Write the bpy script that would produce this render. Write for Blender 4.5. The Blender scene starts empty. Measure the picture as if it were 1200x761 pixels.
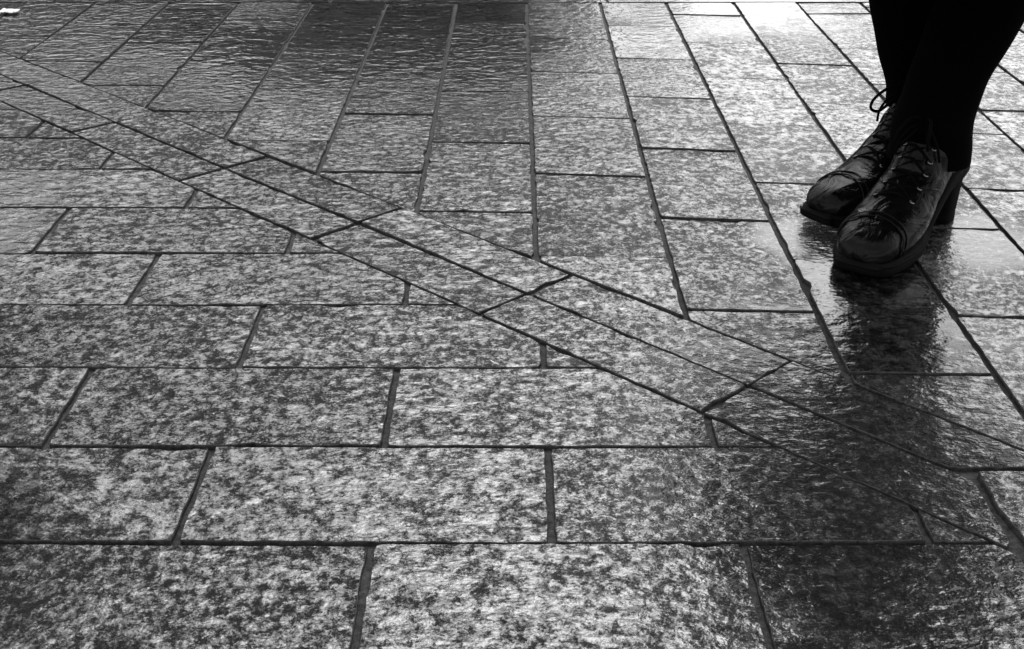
import bpy, bmesh, math, random
from mathutils import Vector, Matrix, noise
random.seed(7)
PI = math.pi
C = bpy.context.scene
COL = C.collection

# ------------------------------------------------------------------ scale / camera
S = 0.72                      # metres per layout unit
TH = math.radians(26.1)       # camera pitch below horizontal
CH = S*math.cos(TH)           # camera height
CY = CH*math.tan(TH)
FPX = 1510.0

cam = bpy.data.cameras.new('camera'); cam.lens = 36*FPX/1200; cam.sensor_width = 36
cam.clip_start = .02; cam.clip_end = 2000
co = bpy.data.objects.new('camera', cam); COL.objects.link(co)
co.location = (0, CY, CH); co.rotation_euler = (PI/2-TH, 0, 0.0022)
C.camera = co

# ------------------------------------------------------------------ helpers
def link(name, me, mat=None, parent=None):
    o = bpy.data.objects.new(name, me); COL.objects.link(o)
    if mat: me.materials.append(mat)
    if parent: o.parent = parent
    return o
def bm_obj(name, bm, mat, parent=None, smooth=True):
    me = bpy.data.meshes.new(name)
    bmesh.ops.recalc_face_normals(bm, faces=bm.faces)
    bm.to_mesh(me); bm.free()
    if smooth:
        for p in me.polygons: p.use_smooth = True
    return link(name, me, mat, parent)
def tag(o, label=None, cat=None, group=None, kind=None):
    if label: o['label'] = label
    if cat: o['category'] = cat
    if group: o['group'] = group
    if kind: o['kind'] = kind
def add_rings(bm, rings, cap0=True, cap1=True):
    vs = [[bm.verts.new(p) for p in r] for r in rings]
    n = len(vs[0])
    for a, b in zip(vs, vs[1:]):
        for i in range(n):
            bm.faces.new((a[i], a[(i+1) % n], b[(i+1) % n], b[i]))
    if cap0: bm.faces.new(list(reversed(vs[0])))
    if cap1: bm.faces.new(vs[-1])
    return vs
def add_tube(bm, pts, r, n=8, flat=1.0, closed=False):
    pts = [Vector(p) for p in pts]
    rings = []
    m = len(pts)
    prev = None
    for i, p in enumerate(pts):
        if closed: t = pts[(i+1) % m]-pts[i-1]
        else: t = pts[min(i+1, m-1)]-pts[max(i-1, 0)]
        t.normalize()
        up = Vector((0, 0, 1)) if prev is None else prev
        if abs(t.dot(up)) > .95: up = Vector((1, 0, 0))
        s = t.cross(up).normalized(); u = s.cross(t).normalized(); prev = u
        rr = r(i/(m-1)) if callable(r) else r
        rings.append([p+s*(rr*math.cos(a))+u*(rr*flat*math.sin(a)) for a in [2*PI*k/n for k in range(n)]])
    if closed:
        rings.append(rings[0])
        vs = [[bm.verts.new(p) for p in rr] for rr in rings[:-1]]; vs.append(vs[0])
        for a, b in zip(vs, vs[1:]):
            for i in range(n): bm.faces.new((a[i], a[(i+1) % n], b[(i+1) % n], b[i]))
    else: add_rings(bm, rings)
def spline(pts, k=6):
    P = [Vector(p) for p in pts]; out = []
    for i in range(len(P)-1):
        p0 = P[max(i-1, 0)]; p1 = P[i]; p2 = P[i+1]; p3 = P[min(i+2, len(P)-1)]
        for j in range(k):
            t = j/k
            out.append(.5*((2*p1)+(p2-p0)*t+(2*p0-5*p1+4*p2-p3)*t*t+(3*p1-p0-3*p2+p3)*t**3))
    out.append(P[-1]); return out

# ------------------------------------------------------------------ materials
class NT:
    def __init__(s, name):
        s.m = bpy.data.materials.new(name); s.m.use_nodes = True; s.t = s.m.node_tree
        s.b = s.t.nodes['Principled BSDF']
        s.co = s.t.nodes.new('ShaderNodeTexCoord').outputs['Object']
    def n(s, typ, **kw):
        x = s.t.nodes.new(typ)
        for k, v in kw.items(): setattr(x, k, v)
        return x
    def l(s, a, b): s.t.links.new(a, b)
    def noise(s, scale, detail=4, rough=.6, dist=0, vec=None, stretch=None):
        v = vec or s.co
        if stretch:
            mp = s.n('ShaderNodeMapping'); mp.inputs['Scale'].default_value = stretch
            s.l(v, mp.inputs[0]); v = mp.outputs[0]
        x = s.n('ShaderNodeTexNoise'); x.inputs['Scale'].default_value = scale
        x.inputs['Detail'].default_value = detail; x.inputs['Roughness'].default_value = rough
        x.inputs['Distortion'].default_value = dist; s.l(v, x.inputs['Vector']); return x.outputs['Fac']
    def math(s, op, a, b=None, c=None, clamp=False):
        x = s.n('ShaderNodeMath', operation=op, use_clamp=clamp)
        for i, v in enumerate((a, b, c)):
            if v is None: continue
            if isinstance(v, (int, float)): x.inputs[i].default_value = v
            else: s.l(v, x.inputs[i])
        return x.outputs[0]
    def ramp(s, f, a, b, lo=0., hi=1.):
        x = s.n('ShaderNodeMapRange', clamp=True, interpolation_type='SMOOTHSTEP')
        s.l(f, x.inputs[0])
        for i, v in enumerate((a, b, lo, hi)): x.inputs[i+1].default_value = v
        return x.outputs[0]
    def grey(s, v, sock):
        x = s.n('ShaderNodeCombineColor')
        for i in range(3): s.l(v, x.inputs[i])
        s.l(x.outputs[0], s.b.inputs[sock])
    def bump(s, h, dist, strength=1, prev=None):
        x = s.n('ShaderNodeBump'); x.inputs['Distance'].default_value = dist
        x.inputs['Strength'].default_value = strength
        s.l(h, x.inputs['Height'])
        if prev: s.l(prev, x.inputs['Normal'])
        return x.outputs[0]

def simple(name, g, rough, bscale=None, bdist=.0005, metal=0, spec=.5, coat=0):
    t = NT(name); t.b.inputs['Base Color'].default_value = (g, g, g, 1)
    t.b.inputs['Roughness'].default_value = rough; t.b.inputs['Metallic'].default_value = metal
    t.b.inputs['Specular IOR Level'].default_value = spec
    t.b.inputs['Coat Weight'].default_value = coat; t.b.inputs['Coat Roughness'].default_value = .15
    if bscale:
        h = t.noise(bscale, 5, .6); nb = t.bump(h, bdist); t.l(nb, t.b.inputs['Normal'])
    return t.m

def stone_material():
    t = NT('wet_granite')
    at = t.n('ShaderNodeAttribute', attribute_name='tone'); tone = at.outputs['Fac']
    # each stone has its own patch of pattern
    off = t.n('ShaderNodeCombineXYZ')
    t.l(t.math('MULTIPLY', tone, 37.), off.inputs[0]); t.l(t.math('MULTIPLY', tone, 91.), off.inputs[1])
    va = t.n('ShaderNodeVectorMath', operation='ADD'); t.l(t.co, va.inputs[0]); t.l(off.outputs[0], va.inputs[1])
    vs_ = t.n('ShaderNodeVectorMath', operation='SCALE'); t.l(va.outputs[0], vs_.inputs[0])
    t.l(t.math('ADD', .72, t.math('MULTIPLY', .55, t.math('FRACT', t.math('MULTIPLY', tone, 7.3)))), vs_.inputs['Scale'])
    v = vs_.outputs[0]
    big = t.noise(2.3, 3, .5)                         # damp areas run across stones
    blot = t.noise(92, 3, .62, .2, v, (1, .85, 1))
    mid = t.noise(20, 3, .6, .4, v)
    grain = t.noise(300, 3, .75, 0, v)
    speck = t.noise(900, 2, .6, 0, v)
    # damp patches that also paint dark reflections into the stone colour
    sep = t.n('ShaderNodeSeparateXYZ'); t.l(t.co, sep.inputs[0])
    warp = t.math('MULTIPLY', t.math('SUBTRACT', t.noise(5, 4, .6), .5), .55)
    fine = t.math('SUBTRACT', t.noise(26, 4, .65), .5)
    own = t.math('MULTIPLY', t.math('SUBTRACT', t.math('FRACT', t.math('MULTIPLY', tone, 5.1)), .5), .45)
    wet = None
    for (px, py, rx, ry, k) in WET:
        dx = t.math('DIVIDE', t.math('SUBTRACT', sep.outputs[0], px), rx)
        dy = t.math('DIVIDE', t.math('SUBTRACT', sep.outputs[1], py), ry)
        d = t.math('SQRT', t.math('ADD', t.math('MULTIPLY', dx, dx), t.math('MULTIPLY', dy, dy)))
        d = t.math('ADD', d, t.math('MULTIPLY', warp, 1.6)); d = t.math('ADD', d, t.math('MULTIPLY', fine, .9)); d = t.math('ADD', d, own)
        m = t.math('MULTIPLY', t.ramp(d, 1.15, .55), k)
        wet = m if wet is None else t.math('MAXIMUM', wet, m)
    WET_REFL_MASKS.append(wet)
    f = t.math('ADD', t.math('MULTIPLY', blot, .44), t.math('MULTIPLY', mid, .22))
    f = t.math('ADD', f, t.math('MULTIPLY', grain, .34))
    f = t.math('ADD', f, t.math('MULTIPLY', t.math('SUBTRACT', t.math('FRACT', t.math('MULTIPLY', tone, 13.7)), .5), .035))
    c = t.ramp(f, .37, .63, 0, 1); c = t.math('ADD', .002, t.math('MULTIPLY', t.math('POWER', c, 2.5), .10))
    # per stone tone
    c = t.math('MULTIPLY', c, t.ramp(tone, 0, 1, .7, 1.25))
    c = t.math('MULTIPLY', c, t.ramp(speck, .3, .7, .5, 1.5))
    c = t.math('MULTIPLY', c, t.ramp(big, .3, .7, .85, 1.15))
    c = t.math('MULTIPLY', c, t.math('SUBTRACT', 1., t.math('MULTIPLY', wet, .76)))  # damp darkening, deepened to stand in for dark reflections
    # occasional dark pits
    pit = t.ramp(t.noise(38, 1, .4, 0, v), .24, .19, 0, 1)
    c = t.math('MULTIPLY', c, t.math('SUBTRACT', 1., t.math('MULTIPLY', pit, .75)))
    t.grey(c, 'Base Color')
    r = t.ramp(f, .42, .60, .20, .42)
    r = t.math('SUBTRACT', r, t.math('MULTIPLY', wet, .10))
    t.l(r, t.b.inputs['Roughness'])
    t.b.inputs['IOR'].default_value = 1.5
    t.l(t.math('SUBTRACT', .06, t.math('MULTIPLY', wet, .05)), t.b.inputs['Specular IOR Level'])
    h = t.math('ADD', t.math('MULTIPLY', blot, .7), t.math('MULTIPLY', mid, .5))
    dry = t.math('SUBTRACT', 1., t.math('MULTIPLY', wet, .6))
    nb = t.bump(t.math('MULTIPLY', h, dry), .0030)
    nb = t.bump(t.math('MULTIPLY', grain, dry), .0014, 1, nb)
    nb = t.bump(speck, .0004, 1, nb)
    t.l(nb, t.b.inputs['Normal'])
    # thin film of rain water
    rip = t.noise(58, 3, .52, .2, v, (.8, 1, 1))
    amp = t.math('SUBTRACT', 1., t.math('MULTIPLY', wet, t.ramp(sep.outputs[1], 2.2, 2.7, .50, .62)))
    cn = t.bump(t.math('MULTIPLY', rip, amp), .0036); cn = t.bump(t.math('MULTIPLY', grain, amp), .0003, 1, cn)
    wf = t.math('MULTIPLY', wet, t.ramp(sep.outputs[1], 2.2, 2.7))
    cn = t.bump(t.math('MULTIPLY', t.noise(27, 2, .5, .5, v, (.8, 1, 1)), wf), .0018, 1, cn)
    t.l(cn, t.b.inputs['Coat Normal'])
    t.b.inputs['Coat IOR'].default_value = 1.7
    t.l(t.math('SUBTRACT', .07, t.math('MULTIPLY', wet, .05)), t.b.inputs['Coat Roughness'])
    t.l(t.math('MAXIMUM', t.ramp(t.math('ADD', f, t.math('MULTIPLY', t.math('SUBTRACT', speck, .5), .16)), .43, .60, .0, 1.), t.math('MULTIPLY', wet, t.ramp(sep.outputs[1], 1.45, 1.75, .22, 1.))), t.b.inputs['Coat Weight'])
    return t.m
WET_REFL_MASKS = []
# damp and painted dark reflection patches: centre x, y, radius x, y (m), strength
WET_REFL_PAINT0 = [(-.28, 3.22, .62, .36, 1.0), (-.95, 3.2, .35, .3, .7), (.22, 3.3, .35, .2, .7), (.52, 1.32, .28, .42, .9), (.42, 1.02, .35, .25, .8),
       (-.95, 1.6, .14, .5, .7), (-.50, 1.2, .25, .14, .35), (.45, 1.75, .12, .3, .6)]

def mortar_material():
    t = NT('joint_mortar')
    c = t.ramp(t.noise(160, 4, .7), .3, .7, .006, .035); t.grey(c, 'Base Color')
    t.b.inputs['Roughness'].default_value = .75; t.b.inputs['Specular IOR Level'].default_value = .2
    nb = t.bump(t.noise(240, 4, .7), .002); t.l(nb, t.b.inputs['Normal'])
    return t.m

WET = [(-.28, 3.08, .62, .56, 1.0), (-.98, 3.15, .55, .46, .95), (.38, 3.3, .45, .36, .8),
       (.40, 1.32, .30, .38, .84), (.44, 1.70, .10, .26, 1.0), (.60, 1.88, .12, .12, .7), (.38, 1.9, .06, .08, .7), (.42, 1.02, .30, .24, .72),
       (-.76, 1.80, .13, .50, .6), (-.52, 1.20, .16, .14, .6), (-.9, 2.6, .25, .16, .6)]  # damp, placed where dark reflections are painted in
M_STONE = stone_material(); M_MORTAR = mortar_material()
M_LEATHER = None
def leather_material():
    t = NT('black_leather')
    c = t.ramp(t.noise(40, 4, .6), .35, .7, .001, .003); t.grey(c, 'Base Color')
    r = t.ramp(t.noise(30, 4, .6), .3, .7, .10, .26); t.l(r, t.b.inputs['Roughness'])
    t.b.inputs['Specular IOR Level'].default_value = .02
    t.b.inputs['Coat Weight'].default_value = .24; t.b.inputs['Coat Roughness'].default_value = .10; t.b.inputs['Coat IOR'].default_value = 1.35
    nb = t.bump(t.noise(26, 3, .5, .8), .006); nb = t.bump(t.noise(700, 2, .5), .0003, 1, nb)
    t.l(nb, t.b.inputs['Normal']); t.l(nb, t.b.inputs['Coat Normal']); return t.m
M_LEATHER = leather_material()
M_RUBBER = simple('black_rubber', .002, .8, 200, .0006, spec=.06)
M_CLOTH = simple('black_trouser_cloth', .0006, .95, 400, .0004, spec=.02)
M_COAT = simple('dark_wool', .012, .95, 300, .001, spec=.1)
M_LACE = simple('black_lace_cord', .001, .9, 900, .0004, spec=.04)
M_METAL = simple('eyelet_metal', .12, .3, metal=1)
M_SKIN = simple('skin', .38, .5, 250, .0003)
M_HAIR = simple('dark_hair', .02, .5, 300, .001)
M_PAPER = simple('white_paper', .4, .7, 120, .001)
M_EYE = simple('eye_white', .7, .2)

# ------------------------------------------------------------------ paving
# half-plane stones: (a, b, c, gap) keeps a*u + b*w >= c, layout units
def clip(poly, a, b, c):
    out = []
    for i in range(len(poly)):
        p, q = poly[i], poly[(i+1) % len(poly)]
        dp = a*p[0]+b*p[1]-c; dq = a*q[0]+b*q[1]-c
        if dp >= 0: out.append(p)
        if (dp >= 0) != (dq >= 0):
            t = dp/(dp-dq); out.append((p[0]+(q[0]-p[0])*t, p[1]+(q[1]-p[1])*t))
    return out
def v2w(y): return 1682./(y+360.)
bmS = bmesh.new()
tone_l = []
def stone(planes, fine=True, tone=None, dz=0):
    poly = [(-60, -60), (60, -60), (60, 60), (-60, 60)]
    for (a, b, c, g) in planes:
        n = math.hypot(a, b)
        poly = clip(poly, a/n, b/n, c/n+g/2/S)
        if len(poly) < 3: return
    P = [Vector((p[0]*S, p[1]*S)) for p in poly]
    Q = []
    for i, p in enumerate(P):
        if (p-P[i-1]).length > 2e-3: Q.append(p)
    P = Q
    if len(P) < 3: return
    area = .5*sum(P[i-1].x*P[i].y-P[i].x*P[i-1].y for i in range(len(P)))
    if abs(area) < 2.5e-4: return
    if area < 0: P.reverse()
    cx = sum(p.x for p in P)/len(P); cy = sum(p.y for p in P)/len(P)
    tone = random.random() if tone is None else tone
    z0 = random.uniform(-.0009, .0009)+dz; sx = random.gauss(0, .0045); sy = random.gauss(0, .0045)
    def zt(p): return z0+sx*max(-.15, min(.15, p.x-cx))+sy*max(-.15, min(.15, p.y-cy))
    step = .012 if fine else 10
    pts = []
    for i in range(len(P)):
        a, b = P[i], P[(i+1) % len(P)]
        d = b-a; L = d.length; k = max(1, int(L/step)); nrm = Vector((-d.y, d.x))/L    # inward
        for j in range(k):
            t = j/k; p = a+d*t
            m = nrm
            if j == 0:
                e = (a-P[i-1]); en = Vector((-e.y, e.x)).normalized(); m = (nrm+en).normalized()
                sh = .0014 if fine else 0
            else:
                sh = 0
            if fine:
                q = Vector((p.x*60, p.y*60, tone*50))
                sh += .0016*noise.noise(q)+.0010*noise.noise(q*3.1)+.0007
                ch = noise.noise(Vector((p.x*22, p.y*22, tone*31)))
                if ch > .38: sh += (ch-.38)*.018
            pts.append((p+m*sh, m))
    z_lo = -.016
    lo = [bmS.verts.new((p.x, p.y, z_lo)) for p, m in pts]
    e1 = [bmS.verts.new((p.x, p.y, zt(p)-.0013)) for p, m in pts]
    e2 = [bmS.verts.new((p.x+m.x*.0003, p.y+m.y*.0003, zt(p)-.0005)) for p, m in pts]
    e3 = [bmS.verts.new((p.x+m.x*.0009, p.y+m.y*.0009, zt(p))) for p, m in pts]
    n = len(pts); fs = []
    for q, (A, B) in enumerate(((lo, e1), (e1, e2), (e2, e3))):
        for i in range(n):
            ff = bmS.faces.new((A[i], A[(i+1) % n], B[(i+1) % n], B[i])); ff.material_index = 1; fs.append(ff)
    fs.append(bmS.faces.new(e3))
    for f in fs: f.smooth = False; tone_l.append(tone)

GR, GD, GB = .0024, .0050, .0020         # joint widths: across, along, in the band
UL = [-1.356, -1.116, -.891, -.652, -.4115, -.189, .0385, .275, .488, .706, .910, 1.114, 1.30, 1.50]
JOINTS = {   # column index (left line) -> list of (y_left, y_right) in photo rows
 0: [(71, 73), (29, 29)], 1: [(99, 100), (50, 50), (10, 10)], 2: [(130, 131), (76, 76), (33, 35)],
 3: [(164, 165), (101, 102), (54, 55), (18, 18)], 4: [(201, 202), (131.5, 133.7), (77.5, 80), (38, 38.5), (7, 7)],
 5: [(247, 249), (165.7, 168), (106.5, 108), (60, 63), (25, 26)],
 6: [(299, 301.5), (203, 207.5), (135, 139), (83.5, 86.7), (44, 46), (10, 11)],
 7: [(362, 366), (253.5, 258), (173, 177), (112.5, 116), (66.5, 69), (29, 31)],
 8: [(437, 438), (303, 307), (213, 216), (143, 147), (90, 93.5), (49, 52), (16, 18)],
 9: [(547, 551), (369, 374), (265, 268), (181, 184), (120, 124), (73.5, 76.5), (36, 39)],
 10: [(322, 326), (220, 224), (154, 157), (98, 101), (56, 58)],
 11: [(400, 400), (270, 272), (186, 188), (128, 130), (83, 84), (45, 47)],
 12: [(330, 330), (220, 222), (156, 158), (104, 104), (62, 64), (22, 22)]}
UPB, MID, LOB = 2.570, 2.412, 2.254
QW, QU = 1.848, .590
STEP = .4275
TOPW = 4.64          # the lighter cross strip beyond the far edge of the paving on the right
# extend columns
left = [UL[0]-.2275*k for k in range(1, 9)][::-1]
right = [UL[-1]+.2*k for k in range(1, 10)]
allu = left+UL+right; off = len(left)
for ci in range(len(allu)-1):
    ua, ub = allu[ci], allu[ci+1]
    key = ci-off
    if key in JOINTS: js = [(v2w(a), v2w(b)) for a, b in JOINTS[key]]
    else:
        s0 = random.random()*STEP+1.5; js = [(s0+STEP*k, s0+STEP*k) for k in range(4)]
    js.sort(key=lambda t: t[0])
    while js[0][0] > 1.2: js.insert(0, (js[0][0]-STEP, js[0][1]-STEP))
    limit = TOPW if True else 99
    while js[-1][0] < limit: js.append((js[-1][0]+STEP*random.uniform(.97, 1.03),)*2)
    for (la, lb), (ha, hb) in zip(js, js[1:]):
        k1 = (lb-la)/(ub-ua); k2 = (hb-ha)/(ub-ua)
        pl = [(1, 0, ua, GD), (-1, 0, -ub, GD), (-k1, 1, la-k1*ua, GR), (k2, -1, -(ha-k2*ua), GR),
              (1, 1, UPB, GB), (0, 1, QW, .009), (0, -1, -TOPW, .006)]
        stone(pl)
# band strips
for k in range(-14, 4):
    u0 = .0213+.3175*k; u1 = u0+.3175
    for (a, b) in ((LOB, MID), (MID, UPB)):
        d0 = 2*u0-MID; d1 = 2*u1-MID           # u - w = const across the band
        d0 += .004*random.uniform(-1, 1)
        pl = [(1, 1, a, GB+.001), (-1, -1, -b, GB+.001), (1, -1, d0, GB+.002), (-1, 1, -d1, GB+.002)]
        pl.append((0, 1, QW, .009) if a == MID else (-1, 0, -QU, .007))
        pl.append((0, 1, .4, 0)); stone(pl)
# rows in front of the band
ROWW = [v2w(y) for y in (636, 523.5, 431, 357, 296.5, 243, 198, 161.5, 128)]
while ROWW[-1] < 4.6: ROWW.append(ROWW[-1]+.225)
ROWW = [ROWW[0]-.2235*k for k in range(6, 0, -1)]+ROWW
RJ = {6: (-.4006, .0446, .490), 7: (-.625, -.174, .267), 8: (-.410, .0438), 9: (-.635, -.180), 10: (-.865, -.408),
      11: (-.641,), 12: (-.874,), 13: (-1.10,), 5: (-.168, .2686)}
for r in range(len(ROWW)-1):
    wa, wb = ROWW[r], ROWW[r+1]
    js = list(RJ.get(r, (-.4+.2265*(r % 2)+random.uniform(-.01, .01),)))
    while js[0] > -4: js.insert(0, js[0]-.4525)
    while js[-1] < 1.4: js.append(js[-1]+.4525)
    for a, b in zip(js, js[1:]):
        stone([(1, 0, a, GD), (-1, 0, -b, GD), (0, 1, wa, GR), (0, -1, -wb, GR), (-1, -1, -LOB, GB), (-1, 0, -QU, .007)])
# block at the lower right
for i in range(3):
    for j in range(4):
        a = QU+.4525*i; wb = QW-.225*j
        stone([(1, 0, a, GD), (-1, 0, -(a+.4525), GD), (0, -1, -wb, .006), (0, 1, wb-.225, GR)], tone=.8)
# far cross strip and far paving
u = -6.
while u < 7:
    stone([(1, 0, u, .006), (-1, 0, -(u+.9), .006), (0, 1, TOPW, .012), (0, -1, -(TOPW+.30), .006)], fine=False); u += .9
w = TOPW+.30; r = 0
while w < 22:
    u = -9.+.225*(r % 2)
    while u < 10:
        stone([(1, 0, u, .008), (-1, 0, -(u+.45), .008), (0, 1, w, .008), (0, -1, -(w+.225), .008)], fine=False); u += .45
    w += .225; r += 1
me = bpy.data.meshes.new('pavement'); bmS.to_mesh(me); bmS.free()
a = me.attributes.new('tone', 'FLOAT', 'FACE'); a.data.foreach_set('value', tone_l)
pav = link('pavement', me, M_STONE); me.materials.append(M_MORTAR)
tag(pav, 'wet granite paving stones in rows and columns split by a diagonal double band', None, None, 'structure')
def sheet(name, z, x0, x1, y0, y1, mat):
    b = bmesh.new(); b.faces.new([b.verts.new(p) for p in ((x0, y0, z), (x1, y0, z), (x1, y1, z), (x0, y1, z))])
    return bm_obj(name, b, mat, smooth=False)
g = sheet('ground', -.0050, -600, 600, -600, 600, M_MORTAR)
tag(g, 'dark mortar bed showing in the joints between the paving stones', None, None, 'structure')

# ------------------------------------------------------------------ boots
RING = [  # back/bottom point, front/top point (x forward from heel, z up), half width
 ((.2385, .016), (.2385, .027), .013), ((.234, .010), (.234, .038), .026), ((.224, .009), (.223, .046), .036),
 ((.206, .009), (.203, .052), .043), ((.180, .010), (.174, .060), .0465), ((.153, .014), (.147, .074), .044),
 ((.125, .025), (.126, .092), .040), ((.095, .042), (.113, .110), .036), ((.060, .059), (.104, .127), .034),
 ((.024, .065), (.097, .141), .0345), ((.003, .078), (.092, .151), .035), ((.001, .096), (.089, .160), .036),
 ((.007, .112), (.087, .168), .0355), ((.013, .130), (.083, .172), .0345), ((.017, .144), (.077, .176), .034),
 ((.018, .152), (.074, .180), .033)]
def ring_interp(t):
    t = max(0, min(len(RING)-1.0001, t)); i = int(t); f = t-i
    def cr(a, b, c, d): return .5*(2*b+(c-a)*f+(2*a-5*b+4*c-d)*f*f+(3*b-a-3*c+d)*f**3)
    R = [RING[max(i-1, 0)], RING[i], RING[i+1], RING[min(i+2, len(RING)-1)]]
    B = (cr(*[r[0][0] for r in R]), cr(*[r[0][1] for r in R]))
    T = (cr(*[r[1][0] for r in R]), cr(*[r[1][1] for r in R]))
    return B, T, cr(*[r[2] for r in R])
def ring_pt(t, ang, out=0.0, side=1):
    """ang 0 = front/top, +-pi = back/bottom"""
    B, T, hw = ring_interp(t)
    cx, cz = (B[0]+T[0])/2, (B[1]+T[1])/2
    ax = Vector((T[0]-B[0], 0, T[1]-B[1])); h = ax.length/2; ax.normalize()
    c, s = math.cos(ang), math.sin(ang)
    e = .86
    cc = math.copysign(abs(c)**e, c); ss = math.copysign(abs(s)**e, s)
    bow = .006*side*math.exp(-((cx-.19)/.06)**2)     # feet curve inwards a little
    return Vector((cx, bow, cz))+ax*((h+out)*cc)+Vector((0, 1, 0))*((hw+out)*ss)
def make_boot(side, lace_seed):
    root = None
    NR = 60; NA = 40
    b = bmesh.new(); rings = []
    for i in range(NR+1):
        t = i*(len(RING)-1)/NR; rr = []
        for k in range(NA):
            a = 2*PI*k/NA-PI
            p = ring_pt(t, a, 0, side)
            # toe cap seam, quarter seam, ankle creases
            o = 0
            o -= .0026*math.exp(-((t-(3.5-.35*abs(a)))/.10)**2)*(1 if abs(a) < 2.3 else 0)
            o -= .0022*math.exp(-((t-(5.7+1.1*abs(a)-1.1))/.12)**2)*(1 if .55 < abs(a) < 2.3 else 0)
            o += .0018*(1 if t > 3.5-.35*abs(a) else 0)
            o += .0016*math.sin(p.z*190+math.sin(a*2+lace_seed))*math.exp(-((t-7.5)/2.6)**2)*max(0, math.cos(a*.6))
            o += .0016*noise.noise(p*34+Vector((lace_seed, 0, 0)))
            rr.append(ring_pt(t, a, o, side))
        rings.append(rr)
    add_rings(b, rings)
    upper = bm_obj('boot', b, M_LEATHER)
    upper.modifiers.new('sub', 'SUBSURF').levels = 1; upper.modifiers['sub'].render_levels = 1
    # outsole: platform under the forefoot, thin through the arch
    b = bmesh.new(); rings = []
    N = 30
    for i in range(N+1):
        s = i/N; x = .243-(.243-.014)*s**1.5
        # find the upper's width and bottom at x
        best = min((abs(ring_interp(q*.1)[0][0]-x), q*.1) for q in range(0, 115))[1]
        B, T, hw = ring_interp(best)
        if x > .2385: hw = .012+.016*max(0, (.2432-x)/.0045)**.5
        hw = hw+.0030 if x > .14 else hw*.97+.001
        if x > .238: zt = .017
        else: zt = B[1]+.010
        if x > .14: zb = 0.0 if x < .225 else .9*(x-.225)**1.2
        else: zb = B[1]-.006
        if .12 < x <= .14: zb = min(zb, .010)*(.14-x)/.02
        if x > .14: zt = max(zt, .016) + (.001 if x > .2 else 0)
        bow = .006*side*math.exp(-((x-.19)/.06)**2)
        rr = []
        for k in range(20):
            a = 2*PI*k/20; c, sn = math.cos(a), math.sin(a)
            cy = math.copysign(abs(c)**.55, c)*hw; cz = math.copysign(abs(sn)**.4, sn)*(zt-zb)/2
            rr.append(Vector((x, bow+cy, (zt+zb)/2+cz)))
        rings.append(rr)
    add_rings(b, rings)
    bm_obj('sole', b, M_RUBBER, upper)
    # welt
    b = bmesh.new(); pts = []
    for i in range(41):
        a = -PI/2*1.0+PI*i/40
        pass
    loopL = []; loopR = []
    for i in range(26):
        s = i/25; x = .2425-(.2425-.14)*s**1.8
        best = min((abs(ring_interp(q*.1)[0][0]-x), q*.1) for q in range(0, 70))[1]
        hw = ring_interp(best)[2]
        if x > .2385: hw = .012+.016*max(0, (.2432-x)/.0045)**.5
        bow = .006*side*math.exp(-((x-.19)/.06)**2)
        loopL.append((x, bow+hw+.0025, .0155)); loopR.append((x, bow-hw-.0025, .0155))
    add_tube(b, loopL[::-1]+loopR, .0018, 6)
    bm_obj('welt', b, M_RUBBER, upper)
    # stacked block heel
    b = bmesh.new(); rings = []
    for i in range(13):
        z = .066*i/12; s = i/12
        x0 = -.001+.003*s**1.5; x1 = .038+.020*s**1.5; hw = .024+.008*s**1.6
        if i == 1: pass
        g_ = -.0009 if i == 2 else 0
        rr = []
        for k in range(24):
            a = 2*PI*k/24; c, sn = math.cos(a), math.sin(a)
            cx = (x0+x1)/2+math.copysign(abs(c)**(.85 if c < 0 else .4), c)*((x1-x0)/2+g_)
            cy = math.copysign(abs(sn)**.75, sn)*(hw+g_)
            rr.append(Vector((cx, cy, z)))
        rings.append(rr)
    add_rings(b, rings); bm_obj('heel', b, M_RUBBER, upper)
    # eyelets and laces
    ts = [4.7, 5.4, 6.1, 6.8, 7.6, 8.7, 10.2]
    def eye(t, s, out=.0012): return ring_pt(t, s*.50, out, side)
    for t in ts:
        for s in (-1, 1):
            c = eye(t, s); n1 = (ring_pt(t, s*.50, .01, side)-c).normalized()
            u = n1.cross(Vector((0, 0, 1))).normalized(); v = n1.cross(u)
            b = bmesh.new()
            add_tube(b, [c+n1*.0006+(u*math.cos(q)+v*math.sin(q))*.0028 for q in [2*PI*k/14 for k in range(14)]], .0011, 6, closed=True)
            bm_obj('eyelet', b, M_METAL, upper)
    b = bmesh.new()
    for i in range(len(ts)-1):
        for s in (-1, 1):
            p = eye(ts[i], s, .001); q = eye(ts[i+1], -s, .001)
            m = ring_pt((ts[i]+ts[i+1])/2, 0, .0042+.0012*s, side)
            add_tube(b, spline([p, m, q], 6), .0019, 7)
    p = eye(ts[0], -1, .001); q = eye(ts[0], 1, .001)
    add_tube(b, spline([p, ring_pt(ts[0], 0, .004, side), q], 6), .0019, 7)
    # bow
    kn = ring_pt(ts[-2]+.4, 0, .007, side)
    for s in (-1, 1):
        add_tube(b, spline([eye(ts[-1], s, .002), kn+Vector((.002, 0, .004)), kn], 5), .0019, 7)
        L = [kn, kn+Vector((.012, s*.012, .006)), kn+Vector((.030, s*.020, -.006)), kn+Vector((.034, s*.022, -.019)),
             kn+Vector((.022, s*.018, -.024)), kn+Vector((.009, s*.008, -.010)), kn]
        add_tube(b, spline(L, 6), .0020, 7)
        L = [kn, kn+Vector((.010, s*.014, -.008)), kn+Vector((.012, s*.026, -.026)), kn+Vector((.010, s*.030, -.042))]
        add_tube(b, spline(L, 5), .0018, 7)
    add_tube(b, [kn+Vector((0, -.004, 0)), kn+Vector((.002, 0, .001)), kn+Vector((0, .004, 0))], .0038, 8)
    bm_obj('lace', b, M_LACE, upper)
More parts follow.
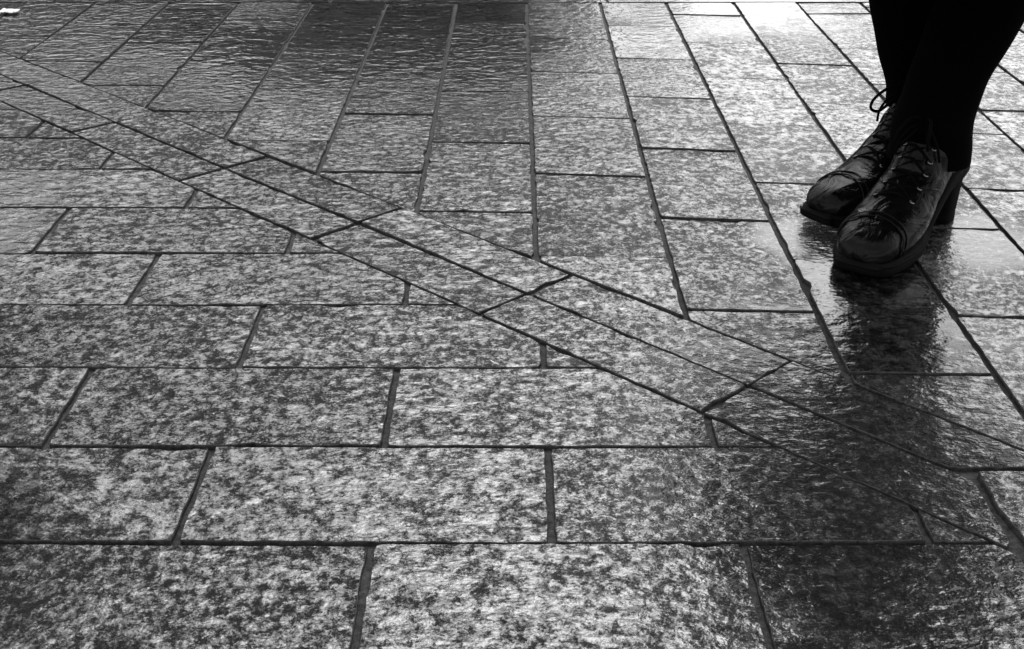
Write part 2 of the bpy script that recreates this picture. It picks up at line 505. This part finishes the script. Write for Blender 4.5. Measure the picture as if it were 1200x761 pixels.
    # raised seams: toe cap, vamp and quarter
    for (t0, k, a0, a1, nm) in ((3.5, -.35, -1.9, 1.9, 'seam'), (3.75, -.35, -1.9, 1.9, 'seam'), (4.6, 1.3, .62, 1.9, 'seam'), (4.6, 1.3, -1.9, -.62, 'seam'), (6.2, 1.5, .7, 1.8, 'seam'), (6.2, 1.5, -1.8, -.7, 'seam')):
        b = bmesh.new(); L = []
        for q in range(25):
            a = a0+(a1-a0)*q/24; L.append(ring_pt(t0+k*abs(a), a, .0014, side))
        add_tube(b, L, .0011, 6); bm_obj(nm, b, M_LEATHER, upper)
    # tongue and padded collar
    b = bmesh.new()
    rings = []
    for i in range(14):
        t = 6.0+5.8*i/13
        A = [ring_pt(t, a_, .0016+(.002 if abs(a_) < .3 else 0)+(.004*max(0, i-10)/3), side) for a_ in (-.42, -.28, -.14, 0, .14, .28, .42)]
        A += [ring_pt(t, a_, -.002, side) for a_ in (.42, .28, .14, 0, -.14, -.28, -.42)]
        rings.append(A)
    add_rings(b, rings); bm_obj('tongue', b, M_LEATHER, upper)
    b = bmesh.new()
    add_tube(b, [ring_pt(14.9, 2*PI*k/36, .0005, side) for k in range(36)], .0032, 8, closed=True)
    bm_obj('collar', b, M_LEATHER, upper)
    return upper

# ------------------------------------------------------------------ figures
def loft(bm, rows, n=28, wr=None, seed=0):
    """rows: (center xyz, rx, ry, rot) horizontal-ish elliptical rings, interpolated"""
    rings = []
    for (c, rx, ry, rot) in rows:
        rr = []
        for k in range(n):
            a = 2*PI*k/n
            x = rx*math.cos(a); y = ry*math.sin(a)
            p = Vector((x*math.cos(rot)-y*math.sin(rot), x*math.sin(rot)+y*math.cos(rot), 0))
            f = 0
            if wr: f = wr(c[2], a)
            rr.append(Vector(c)+p*(1+f))
        rings.append(rr)
    add_rings(bm, rings)
def interp_rows(rows, k=5):
    V = []
    n = len(rows)
    for i in range(n-1):
        R = [rows[max(i-1, 0)], rows[i], rows[i+1], rows[min(i+2, n-1)]]
        for j in range(k):
            f = j/k
            def cr(a, b, c, d): return .5*(2*b+(c-a)*f+(2*a-5*b+4*c-d)*f*f+(3*b-a-3*c+d)*f**3)
            V.append((tuple(cr(*[r[0][q] for r in R]) for q in range(3)), cr(*[r[1] for r in R]), cr(*[r[2] for r in R]), cr(*[r[3] for r in R])))
    V.append(rows[-1]); return V

def skeleton(points, edges):
    """points: name -> (co, r); returns evaluated skin mesh"""
    names = list(points); me = bpy.data.meshes.new('tmp')
    me.from_pydata([points[k][0] for k in names], [(names.index(a), names.index(b)) for a, b in edges], [])
    o = bpy.data.objects.new('tmp', me); COL.objects.link(o)
    o.modifiers.new('skin', 'SKIN'); o.modifiers.new('s', 'SUBSURF').levels = 2
    for i, k in enumerate(names):
        r = points[k][1]; me.skin_vertices[0].data[i].radius = r if isinstance(r, tuple) else (r, r)
        me.skin_vertices[0].data[i].use_root = (i == 0)
    dg = bpy.context.evaluated_depsgraph_get()
    m2 = bpy.data.meshes.new_from_object(o.evaluated_get(dg))
    bpy.data.objects.remove(o); return m2
def head_bm(bm, c, yaw, s=1.0):
    """head with face; centre c, looking along local +x turned by yaw"""
    R = Matrix.Rotation(yaw, 3, 'Z'); rings = []
    N, K = 36, 40
    for i in range(1, N):
        th = PI*i/N; rr = []
        for k in range(K):
            ph = 2*PI*k/K
            d = Vector((math.sin(th)*math.cos(ph), math.sin(th)*math.sin(ph), math.cos(th)))
            x, y, z = d
            p = Vector((d.x*.096, d.y*.076, d.z*.115))
            if z < 0: p.x *= 1-.10*(-z); p.y *= 1-.32*(-z)
            fr = max(0, x)
            g2 = lambda yy, zz, sy, sz: math.exp(-((y-yy)/sy)**2-((z-zz)/sz)**2)*(1 if x > 0 else 0)
            o = .020*g2(0, -.22, .10, .13)+.009*g2(0, -.02, .07, .16)      # nose
            o -= .010*(g2(.40, .02, .17, .12)+g2(-.40, .02, .17, .12))     # sockets
            o += .004*(g2(.4, .2, .25, .07)+g2(-.4, .2, .25, .07))
            o += .005*g2(0, -.50, .24, .05)+.005*g2(0, -.62, .20, .05)-.003*g2(0, -.56, .24, .025)
            o += .010*g2(0, -.84, .25, .12)
            o += .004*(g2(.65, -.25, .2, .2)+g2(-.65, -.25, .2, .2))
            p += d*o
            rr.append(Vector(c)+R @ (p*s))
        rings.append(rr)
    add_rings(bm, rings)
    for sd in (-1, 1):     # ears
        e = [Vector((-.004+.016*math.cos(a), sd*(.077+.004*math.sin(a)), .002+.030*math.sin(a))) for a in [2*PI*k/12 for k in range(12)]]
        add_tube(bm, [Vector(c)+R @ (p*s) for p in e], .006*s, 6, closed=True)

def figure(base, yaw, joints, label, cat, group, coat_mat, hem, voxel=.008, boots=None, skirt=1.0, head_c=None):
    """joints: dict world-relative points"""
    J = joints
    pts = {'pelvis': (J['pelvis'], .105), 'waist': (J['waist'], .088), 'chest': (J['chest'], .110), 'neckb': (J['neckb'], .058),
           'neck': (J['neck'], .045), 'skull': (J['skull'], .055)}
    ed = [('pelvis', 'waist'), ('waist', 'chest'), ('chest', 'neckb'), ('neckb', 'neck'), ('neck', 'skull')]
    for s in 'LR':
        pts.update({'hip'+s: (J['hip'+s], .078), 'knee'+s: (J['knee'+s], .048), 'calf'+s: (J['calf'+s], .046), 'ank'+s: (J['ank'+s], .030),
                    'toe'+s: (J['toe'+s], .014), 'sho'+s: (J['sho'+s], .050), 'elb'+s: (J['elb'+s], .037), 'wri'+s: (J['wri'+s], .025),
                    'palm'+s: (J['palm'+s], .026)})
        ed += [('pelvis', 'hip'+s), ('hip'+s, 'knee'+s), ('knee'+s, 'calf'+s), ('calf'+s, 'ank'+s), ('ank'+s, 'toe'+s),
               ('chest', 'sho'+s), ('sho'+s, 'elb'+s), ('elb'+s, 'wri'+s), ('wri'+s, 'palm'+s)]
        pw, pp = Vector(J['wri'+s]), Vector(J['palm'+s]); d = (pp-pw).normalized()
        side = d.cross(Vector((math.cos(yaw), math.sin(yaw), 0)).cross(d)).normalized()
        inn = Vector((math.cos(yaw), math.sin(yaw), 0))
        for q, (o, L) in enumerate(((-.024, .062), (-.008, .074), (.008, .070), (.024, .054))):
            r0 = pp+inn*o+d*.012
            k0 = 'f%d%s' % (q, s)
            pts[k0+'a'] = (tuple(r0), .009); pts[k0+'b'] = (tuple(r0+d*L*.5+side*.004), .0085); pts[k0+'c'] = (tuple(r0+d*L+side*.012), .007)
            ed += [('palm'+s, k0+'a'), (k0+'a', k0+'b'), (k0+'b', k0+'c')]
        r0 = pp-d*.02+inn*.03
        pts['t%sa' % s] = (tuple(r0), .010); pts['t%sb' % s] = (tuple(r0+d*.03+inn*.012), .009)
        ed += [('palm'+s, 't%sa' % s), ('t%sa' % s, 't%sb' % s)]
    m = skeleton(pts, ed)
    b = bmesh.new(); b.from_mesh(m)
    hc = J['head']
    head_bm(b, hc, yaw)
    me0 = bpy.data.meshes.new('person'); b.to_mesh(me0); b.free()
    tmp = bpy.data.objects.new('tmp', me0); COL.objects.link(tmp)
    rm = tmp.modifiers.new('r', 'REMESH'); rm.mode = 'VOXEL'; rm.voxel_size = voxel; rm.use_smooth_shade = True
    dg = bpy.context.evaluated_depsgraph_get(); me = bpy.data.meshes.new_from_object(tmp.evaluated_get(dg)); bpy.data.objects.remove(tmp)
    me.transform(Matrix.Translation(-Vector(base)))
    me.materials.clear()
    for p in me.polygons: p.use_smooth = True
    root = link('person', me, M_SKIN); root.location = base
    tag(root, label, cat, group)
    shift = Matrix.Translation(-Vector(base))
    def part(name, bm, mat):
        bm.transform(shift); return bm_obj(name, bm, mat, root)
    F = Vector((math.cos(yaw), math.sin(yaw), 0)); Rr = yaw
    # trousers
    b = bmesh.new()
    def wr(z, a): return .020*math.sin(z*105+2.2*math.sin(a+1))*max(0, 1-(z-.10)/.22)+.018*noise.noise(Vector((math.cos(a)*1.6, math.sin(a)*1.6, z*13)))
    for s in 'LR': loft(b, interp_rows(J['leg'+s], 10), 36, wr)
    loft(b, interp_rows([(tuple(Vector(J['pelvis'])-Vector((0, 0, .09))), .12, .17, Rr), (J['pelvis'], .13, .18, Rr), (J['waist'], .10, .135, Rr)], 5), 28)
    part('trousers', b, M_CLOTH)
    # coat
    b = bmesh.new()
    pel = Vector(J['pelvis']); wa = Vector(J['waist']); ch = Vector(J['chest']); nb = Vector(J['neckb'])
    hemc = Vector((pel.x, pel.y, hem))+F*.02
    rows = [(tuple(hemc), .18*skirt, .24*skirt, Rr), (tuple(hemc.lerp(pel, .5)), .165*skirt, .22*skirt, Rr), (tuple(pel), .15, .20, Rr),
            (tuple(wa), .12, .16, Rr), (tuple(ch-Vector((0, 0, .05))), .14, .19, Rr), (tuple(ch+Vector((0, 0, .06))), .13, .20, Rr),
            (tuple(nb-Vector((0, 0, .015))), .085, .12, Rr), (tuple(nb+Vector((0, 0, .05))), .070, .072, Rr)]
    def wc(z, a): return .05*math.sin(a*7)*max(0, min(1, (pel.z-z)/(pel.z-hem+.01)))+.02*noise.noise(Vector((math.cos(a)*2, math.sin(a)*2, z*6)))
    loft(b, interp_rows(rows, 6), 44, wc)
    for s in 'LR':
        P = spline([J['chest'][:2]+(J['sho'+s][2]-.02,), J['sho'+s], Vector(J['sho'+s]).lerp(Vector(J['elb'+s]), .5), J['elb'+s], Vector(J['elb'+s]).lerp(Vector(J['wri'+s]), .5), J['wri'+s]], 6)
        add_tube(b, P, lambda t: .072-.026*t+.003*math.sin(t*38), 16)
    part('coat', b, coat_mat)
    b = bmesh.new()
    add_tube(b, [nb+Vector((0, 0, .035))+Vector((math.cos(a)*.062, math.sin(a)*.062, .012*math.cos(a-yaw+PI))) for a in [2*PI*k/24 for k in range(24)]], .016, 8, 1.5, closed=True)
    part('collar', b, coat_mat)
    # hair: shell over the skull, leaving the face open
    b = bmesh.new(); hc = Vector(hc); R = Matrix.Rotation(yaw, 3, 'Z'); rings = []
    for i in range(1, 22):
        th = PI*.80*i/21; rr = []
        for k in range(40):
            ph = 2*PI*k/40; d = Vector((math.sin(th)*math.cos(ph), math.sin(th)*math.sin(ph), math.cos(th)))
            front = max(0, math.cos(ph)); lim = .42 if front > .45 else 9
            o = 1.10+.03*math.sin(ph*14+i*.4)
            if front > .38 and d.z < .50: o = .80
            p = Vector((d.x*.098-.006, d.y*.080, d.z*.118))*o
            rr.append(hc+R @ p)
        rings.append(rr)
    add_rings(b, rings); part('hair', b, M_HAIR)
    for sd in (-1, 1):
        b = bmesh.new(); bmesh.ops.create_uvsphere(b, u_segments=14, v_segments=10, radius=.0115)
        b.transform(Matrix.Translation(hc+R @ Vector((.079, sd*.030, .003)))); e = part('eye', b, M_EYE)
    # boots
    for s in 'LR':
        bt = make_boot(1 if s == 'R' else -1, 3.1 if s == 'L' else 0.4) if boots is None else None
        if bt is None:
            src = boots[s]; bt = src.copy(); COL.objects.link(bt)
            for chd in src.children:
                c2 = chd.copy(); COL.objects.link(c2); c2.parent = bt
        bt.parent = root
        hb, fa, sc = J['boot'+s]
        bt.location = Vector(hb)-Vector(base); bt.rotation_euler = (0, 0, fa); bt.scale = (sc, .97, BS)
    return root

# main person
fL = math.atan2(-.236, -.180); fR = math.atan2(-.56, -.83)
yaw = math.radians(225)
fwd = Vector((math.cos(yaw), math.sin(yaw), 0)); lft = Vector((-fwd.y, fwd.x, 0))
pel = Vector((.515, 1.975, .88))
def P(z, f=0, l=0, b=pel): q = b+fwd*f+lft*l; return (q.x, q.y, z)
hL = (.592, 1.990, .001); hR = (.618, 2.088, .001)
BS = 1.08
J = dict(pelvis=tuple(pel), waist=P(1.04, .01), chest=P(1.27, 0), neckb=P(1.42, -.01), neck=P(1.47, 0), skull=P(1.56, .01), head=P(1.575, .02),
  hipL=P(.84, 0, .09), hipR=P(.84, 0, -.09), kneeL=(.607, 1.935, .46), kneeR=(.510, 2.020, .46), calfL=(.594, 1.957, .30), calfR=(.527, 2.045, .30),
  ankL=(.556, 1.938, .125), ankR=(.575, 2.058, .125), toeL=(.505, 1.865, .045), toeR=(.505, 2.01, .045),
  shoL=P(1.36, -.01, .17), shoR=P(1.36, -.01, -.17), elbL=P(1.10, -.06, .25), elbR=P(1.10, -.06, -.25), wriL=P(.93, .08, .19), wriR=P(.93, .08, -.19),
  palmL=P(.88, .13, .165), palmR=P(.88, .13, -.165),
  legL=[((.548, 1.945, .096), .0535, .060, 0), ((.542, 1.934, .14), .051, .056, 0), ((.554, 1.940, .20), .049, .052, 0), ((.586, 1.955, .285), .0585, .060, 0), ((.598, 1.95, .37), .061, .062, 0),
        ((.606, 1.938, .46), .058, .060, 0), ((.612, 1.94, .62), .072, .075, 0), ((.615, 1.945, .82), .088, .092, 0)],
  legR=[((.563, 2.055, .134), .048, .050, 0), ((.558, 2.052, .16), .046, .048, 0), ((.545, 2.05, .20), .048, .050, 0), ((.528, 2.045, .285), .0580, .060, 0), ((.517, 2.035, .37), .061, .062, 0),
        ((.510, 2.022, .46), .058, .060, 0), ((.500, 2.03, .62), .072, .075, 0), ((.495, 2.06, .82), .088, .092, 0)],
  bootL=(hL, fL, 1.17), bootR=(hR, fR, BS))
main = figure((.56, 1.98, 0), yaw, J, 'person in black trousers and black lace-up heeled ankle boots standing on wet paving', 'person', None, M_COAT, .37, .007, None, 1.12)
boots = {}
for c in main.children:
    if c.name.startswith('boot'):
        boots['R' if 'R' not in boots and abs(c.rotation_euler[2]-fR) < 1e-3 else 'L'] = c
# bystanders beyond the picture's upper edge; only their reflections reach the wet stones
def stander(x_px, y_px, yawd, label, hscale, hem, w=1.0):
    dep = TH+math.atan((y_px-380.5)/FPX); z = CH+1.66*hscale
    Z = z/math.tan(dep); d = Z*math.cos(TH)+z*math.sin(TH); X = (x_px-603)*d/FPX; Y = Z+CY
    return X, Y
def generic(base, yawd, label, hem, mat, wide):
    yw = math.radians(yawd); f = Vector((math.cos(yw), math.sin(yw), 0)); l = Vector((-f.y, f.x, 0)); b0 = Vector(base)
    def q(z, ff=0, ll=0): v = b0+f*ff+l*ll; return (v.x, v.y, z)
    J = dict(pelvis=q(.90), waist=q(1.06, .01), chest=q(1.29), neckb=q(1.44, -.01), neck=q(1.49), skull=q(1.58, .01), head=q(1.595, .02))
    for s, k in (('L', 1), ('R', -1)):
        st = .05*k
        J.update({'hip'+s: q(.86, 0, .09*k), 'knee'+s: q(.48, .02+st, .10*k), 'calf'+s: q(.32, st, .10*k), 'ank'+s: q(.12, -.02+st, .10*k), 'toe'+s: q(.04, .10+st, .10*k),
                  'sho'+s: q(1.38, -.01, .17*k), 'elb'+s: q(1.12, -.06, .25*k), 'wri'+s: q(.95, .08, .19*k), 'palm'+s: q(.90, .13, .165*k),
                  'leg'+s: [(q(.12, -.015+st, .10*k), .046, .046, 0), (q(.2, -.01+st, .10*k), .052, .052, 0), (q(.34, st, .10*k), .062, .062, 0), (q(.5, .01+st, .10*k), .064, .064, 0), (q(.84, 0, .09*k), .09, .09, 0)],
                  'boot'+s: (q(.001, -.075+st, .10*k), yw, BS)})
    return figure(base, yw, J, label, 'person', 'people standing beyond the far edge of the frame', mat, hem, .014, boots, wide)
BG = [(150, 52, 250, 'person in a long dark coat, leftmost of the group across the square', .45, 1.15),
      (250, 58, 300, 'person in a dark coat standing second from left across the square', .55, 1.1),
      (402, 52, 270, 'person in a narrow dark coat standing third from left across the square', .60, 1.0),
      (487, 78, 240, 'person in a knee-length dark coat left of the nearest bystander', .50, 1.0),
      (568, 106, 280, 'nearest bystander across the square in a dark coat', .55, 1.05),
      (655, 82, 200, 'person in a dark coat standing right of the nearest bystander', .60, 1.05),
      (765, 20, 260, 'person in a dark coat, rightmost and farthest of the group', .55, 1.0)]
for (x, y, yd, lab, hem, wd) in BG:
    X, Y = stander(x, y, yd, lab, 1, hem)
    generic((X, Y, 0), yd, lab, hem, M_COAT, wd)
generic((-.985, 2.2, 0), 90, 'person in a dark coat standing just past the left edge of the frame', .6, M_COAT, 1.0)

# ------------------------------------------------------------------ unseen blockers added across the square to darken the reflections
M_WALL = simple('blocker_dark_stone', .07, .9, 3, .02, spec=.2); M_GLASS = simple('window_glass', .02, .12); M_TRIM = simple('dark_trim', .05, .7, spec=.2); M_SLATE = simple('slate', .04, .6, 6, .01)  # wall colour kept dark so the added blockers reflect dark
def box(bm, x0, x1, y0, y1, z0, z1):
    v = [bm.verts.new((x, y, z)) for z in (z0, z1) for x, y in ((x0, y0), (x1, y0), (x1, y1), (x0, y1))]
    for q in ((0, 3, 2, 1), (4, 5, 6, 7), (0, 1, 5, 4), (1, 2, 6, 5), (2, 3, 7, 6), (3, 0, 4, 7)): bm.faces.new([v[i] for i in q])
def blocker_building(x0, x1, y, h, label):
    root = bpy.data.objects.new('blocker_building', None); COL.objects.link(root); root.location = (x0, y, 0)
    tag(root, label, 'blocker_building', 'added dark blockers across the square')
    W = x1-x0; n = max(2, int(W/2.2)); p = W/n; fl = 2; fh = (h-.6)/fl
    b = bmesh.new(); box(b, 0, W, .25, 9, 0, h)
    xs = [0]
    for i in range(n): xs += [i*p+p*.3, i*p+p*.7]
    for i in range(0, len(xs), 2): box(b, xs[i], xs[i+1] if i+1 < len(xs) else W, 0, .249, 0, h)
    for i in range(n):
        a_, c_ = i*p+p*.3, i*p+p*.7
        for f_ in range(fl):
            z = f_*fh; lo = .95 if not (f_ == 0 and i == n//2) else 0
            if lo: box(b, a_, c_, .002, .247, z, z+lo)
        for f_ in range(fl):
            z = f_*fh; box(b, a_, c_, .002, .247, z+fh*.78, (f_+1)*fh if f_ < fl-1 else h)
    bm_obj('wall', b, M_WALL, root, False)
    for i in range(n):
        a_, c_ = i*p+p*.3, i*p+p*.7
        for f_ in range(fl):
            z = f_*fh; door = f_ == 0 and i == n//2
            b = bmesh.new(); lo = z+(0.02 if door else .97); hi = z+fh*.775
            for q in (a_+.01, (a_+c_)/2-.02, c_-.06): box(b, q, q+.05, .12, .18, lo, hi)
            for q in (lo, (lo+hi)/2, hi-.05): box(b, a_+.062, c_-.062, .13, .17, q, q+.05)
            fr = bm_obj('door' if door else 'window', b, M_TRIM, root, False)
            b = bmesh.new(); box(b, a_+.02, c_-.02, .185, .2, lo, hi)
            bm_obj('panel' if door else 'pane', b, M_TRIM if door else M_GLASS, fr, False)
    b = bmesh.new(); box(b, -.1, W+.1, -.2, .6, h+.001, h+.16); bm_obj('cornice', b, M_TRIM, root, False)
    b = bmesh.new(); v = [b.verts.new(q) for q in ((0, .7, h+.16), (W, .7, h+.16), (W, 9, h+.16), (0, 9, h+.16), (.6, 4.5, h+1.0), (W-.6, 4.5, h+1.0))]
    for q in ((0, 1, 5, 4), (2, 3, 4, 5), (1, 2, 5), (3, 0, 4), (0, 3, 2, 1)): b.faces.new([v[k] for k in q])
    bm_obj('roof', b, M_SLATE, root, False)
blocker_building(-22, -6.2, 30, 9.0, 'long low dark block added unseen across the square to darken reflections, left of the taller one')
blocker_building(-6.1, 2.1, 30, 10.8, 'taller dark block added unseen across the square to darken reflections, right end of the row')

# ------------------------------------------------------------------ litter
def ground_pt(x, y): v = y+360.; return Vector(((x-603)/v*S, 1682/v*S, .001))
b = bmesh.new(); c = ground_pt(10, 16)
for dz in (0, .002):
    pass
bmesh.ops.create_grid(b, x_segments=10, y_segments=6, size=.5)
for v in b.verts:
    v.co = Vector((c.x+v.co.x*.040+.006*noise.noise(v.co*5), c.y+v.co.y*.035+.006*noise.noise(v.co*5+Vector((3, 0, 0))), c.z+.006+.006*noise.noise(v.co*6+Vector((0, 0, 2)))))
o = bm_obj('paper_scrap', b, M_PAPER); o.modifiers.new('s', 'SOLIDIFY').thickness = .0008
tag(o, 'crumpled white paper scrap lying flat at the far left corner', 'litter')
b = bmesh.new(); c = ground_pt(580, 428)
add_tube(b, [c+Vector((-.0045, .004, .003)), c+Vector((0, 0, .002)), c+Vector((.004, -.004, .0025))], .0008, 6, .6)
o = bm_obj('paper_fleck', b, M_PAPER)
tag(o, 'tiny white paper fleck beside a joint in the middle of the paving', 'litter')

# ------------------------------------------------------------------ light
SUN_EL, SUN_AZ = 58, 15       # degrees; azimuth clockwise from straight ahead (+Y)
w = bpy.data.worlds.new('World'); C.world = w; w.use_nodes = True; nt = w.node_tree
sky = nt.nodes.new('ShaderNodeTexSky'); sky.sky_type = 'NISHITA'; sky.sun_disc = False
sky.sun_elevation = math.radians(SUN_EL); sky.sun_rotation = math.radians(SUN_AZ)
sky.dust_density = 2; sky.air_density = 2.5
bw = nt.nodes.new('ShaderNodeRGBToBW'); nt.links.new(sky.outputs[0], bw.inputs[0])
bg = nt.nodes['Background']; nt.links.new(bw.outputs[0], bg.inputs[0]); bg.inputs[1].default_value = .12
sl = bpy.data.lights.new('sun', 'SUN'); sl.energy = .5; sl.angle = math.radians(45); sl.color = (1, 1, 1)
so = bpy.data.objects.new('sun', sl); COL.objects.link(so)
el, az = math.radians(SUN_EL), math.radians(SUN_AZ)
dirv = Vector((math.sin(az)*math.cos(el), math.cos(az)*math.cos(el), math.sin(el)))
so.rotation_euler = dirv.to_track_quat('Z', 'Y').to_euler(); so.location = dirv*20
vs = C.view_settings; vs.view_transform = 'Standard'; vs.look = 'None'; vs.gamma = 1; vs.use_curve_mapping = False
vs.exposure = 1.85
C.render.engine = 'CYCLES'
C.render.resolution_x = 1024; C.render.resolution_y = 649
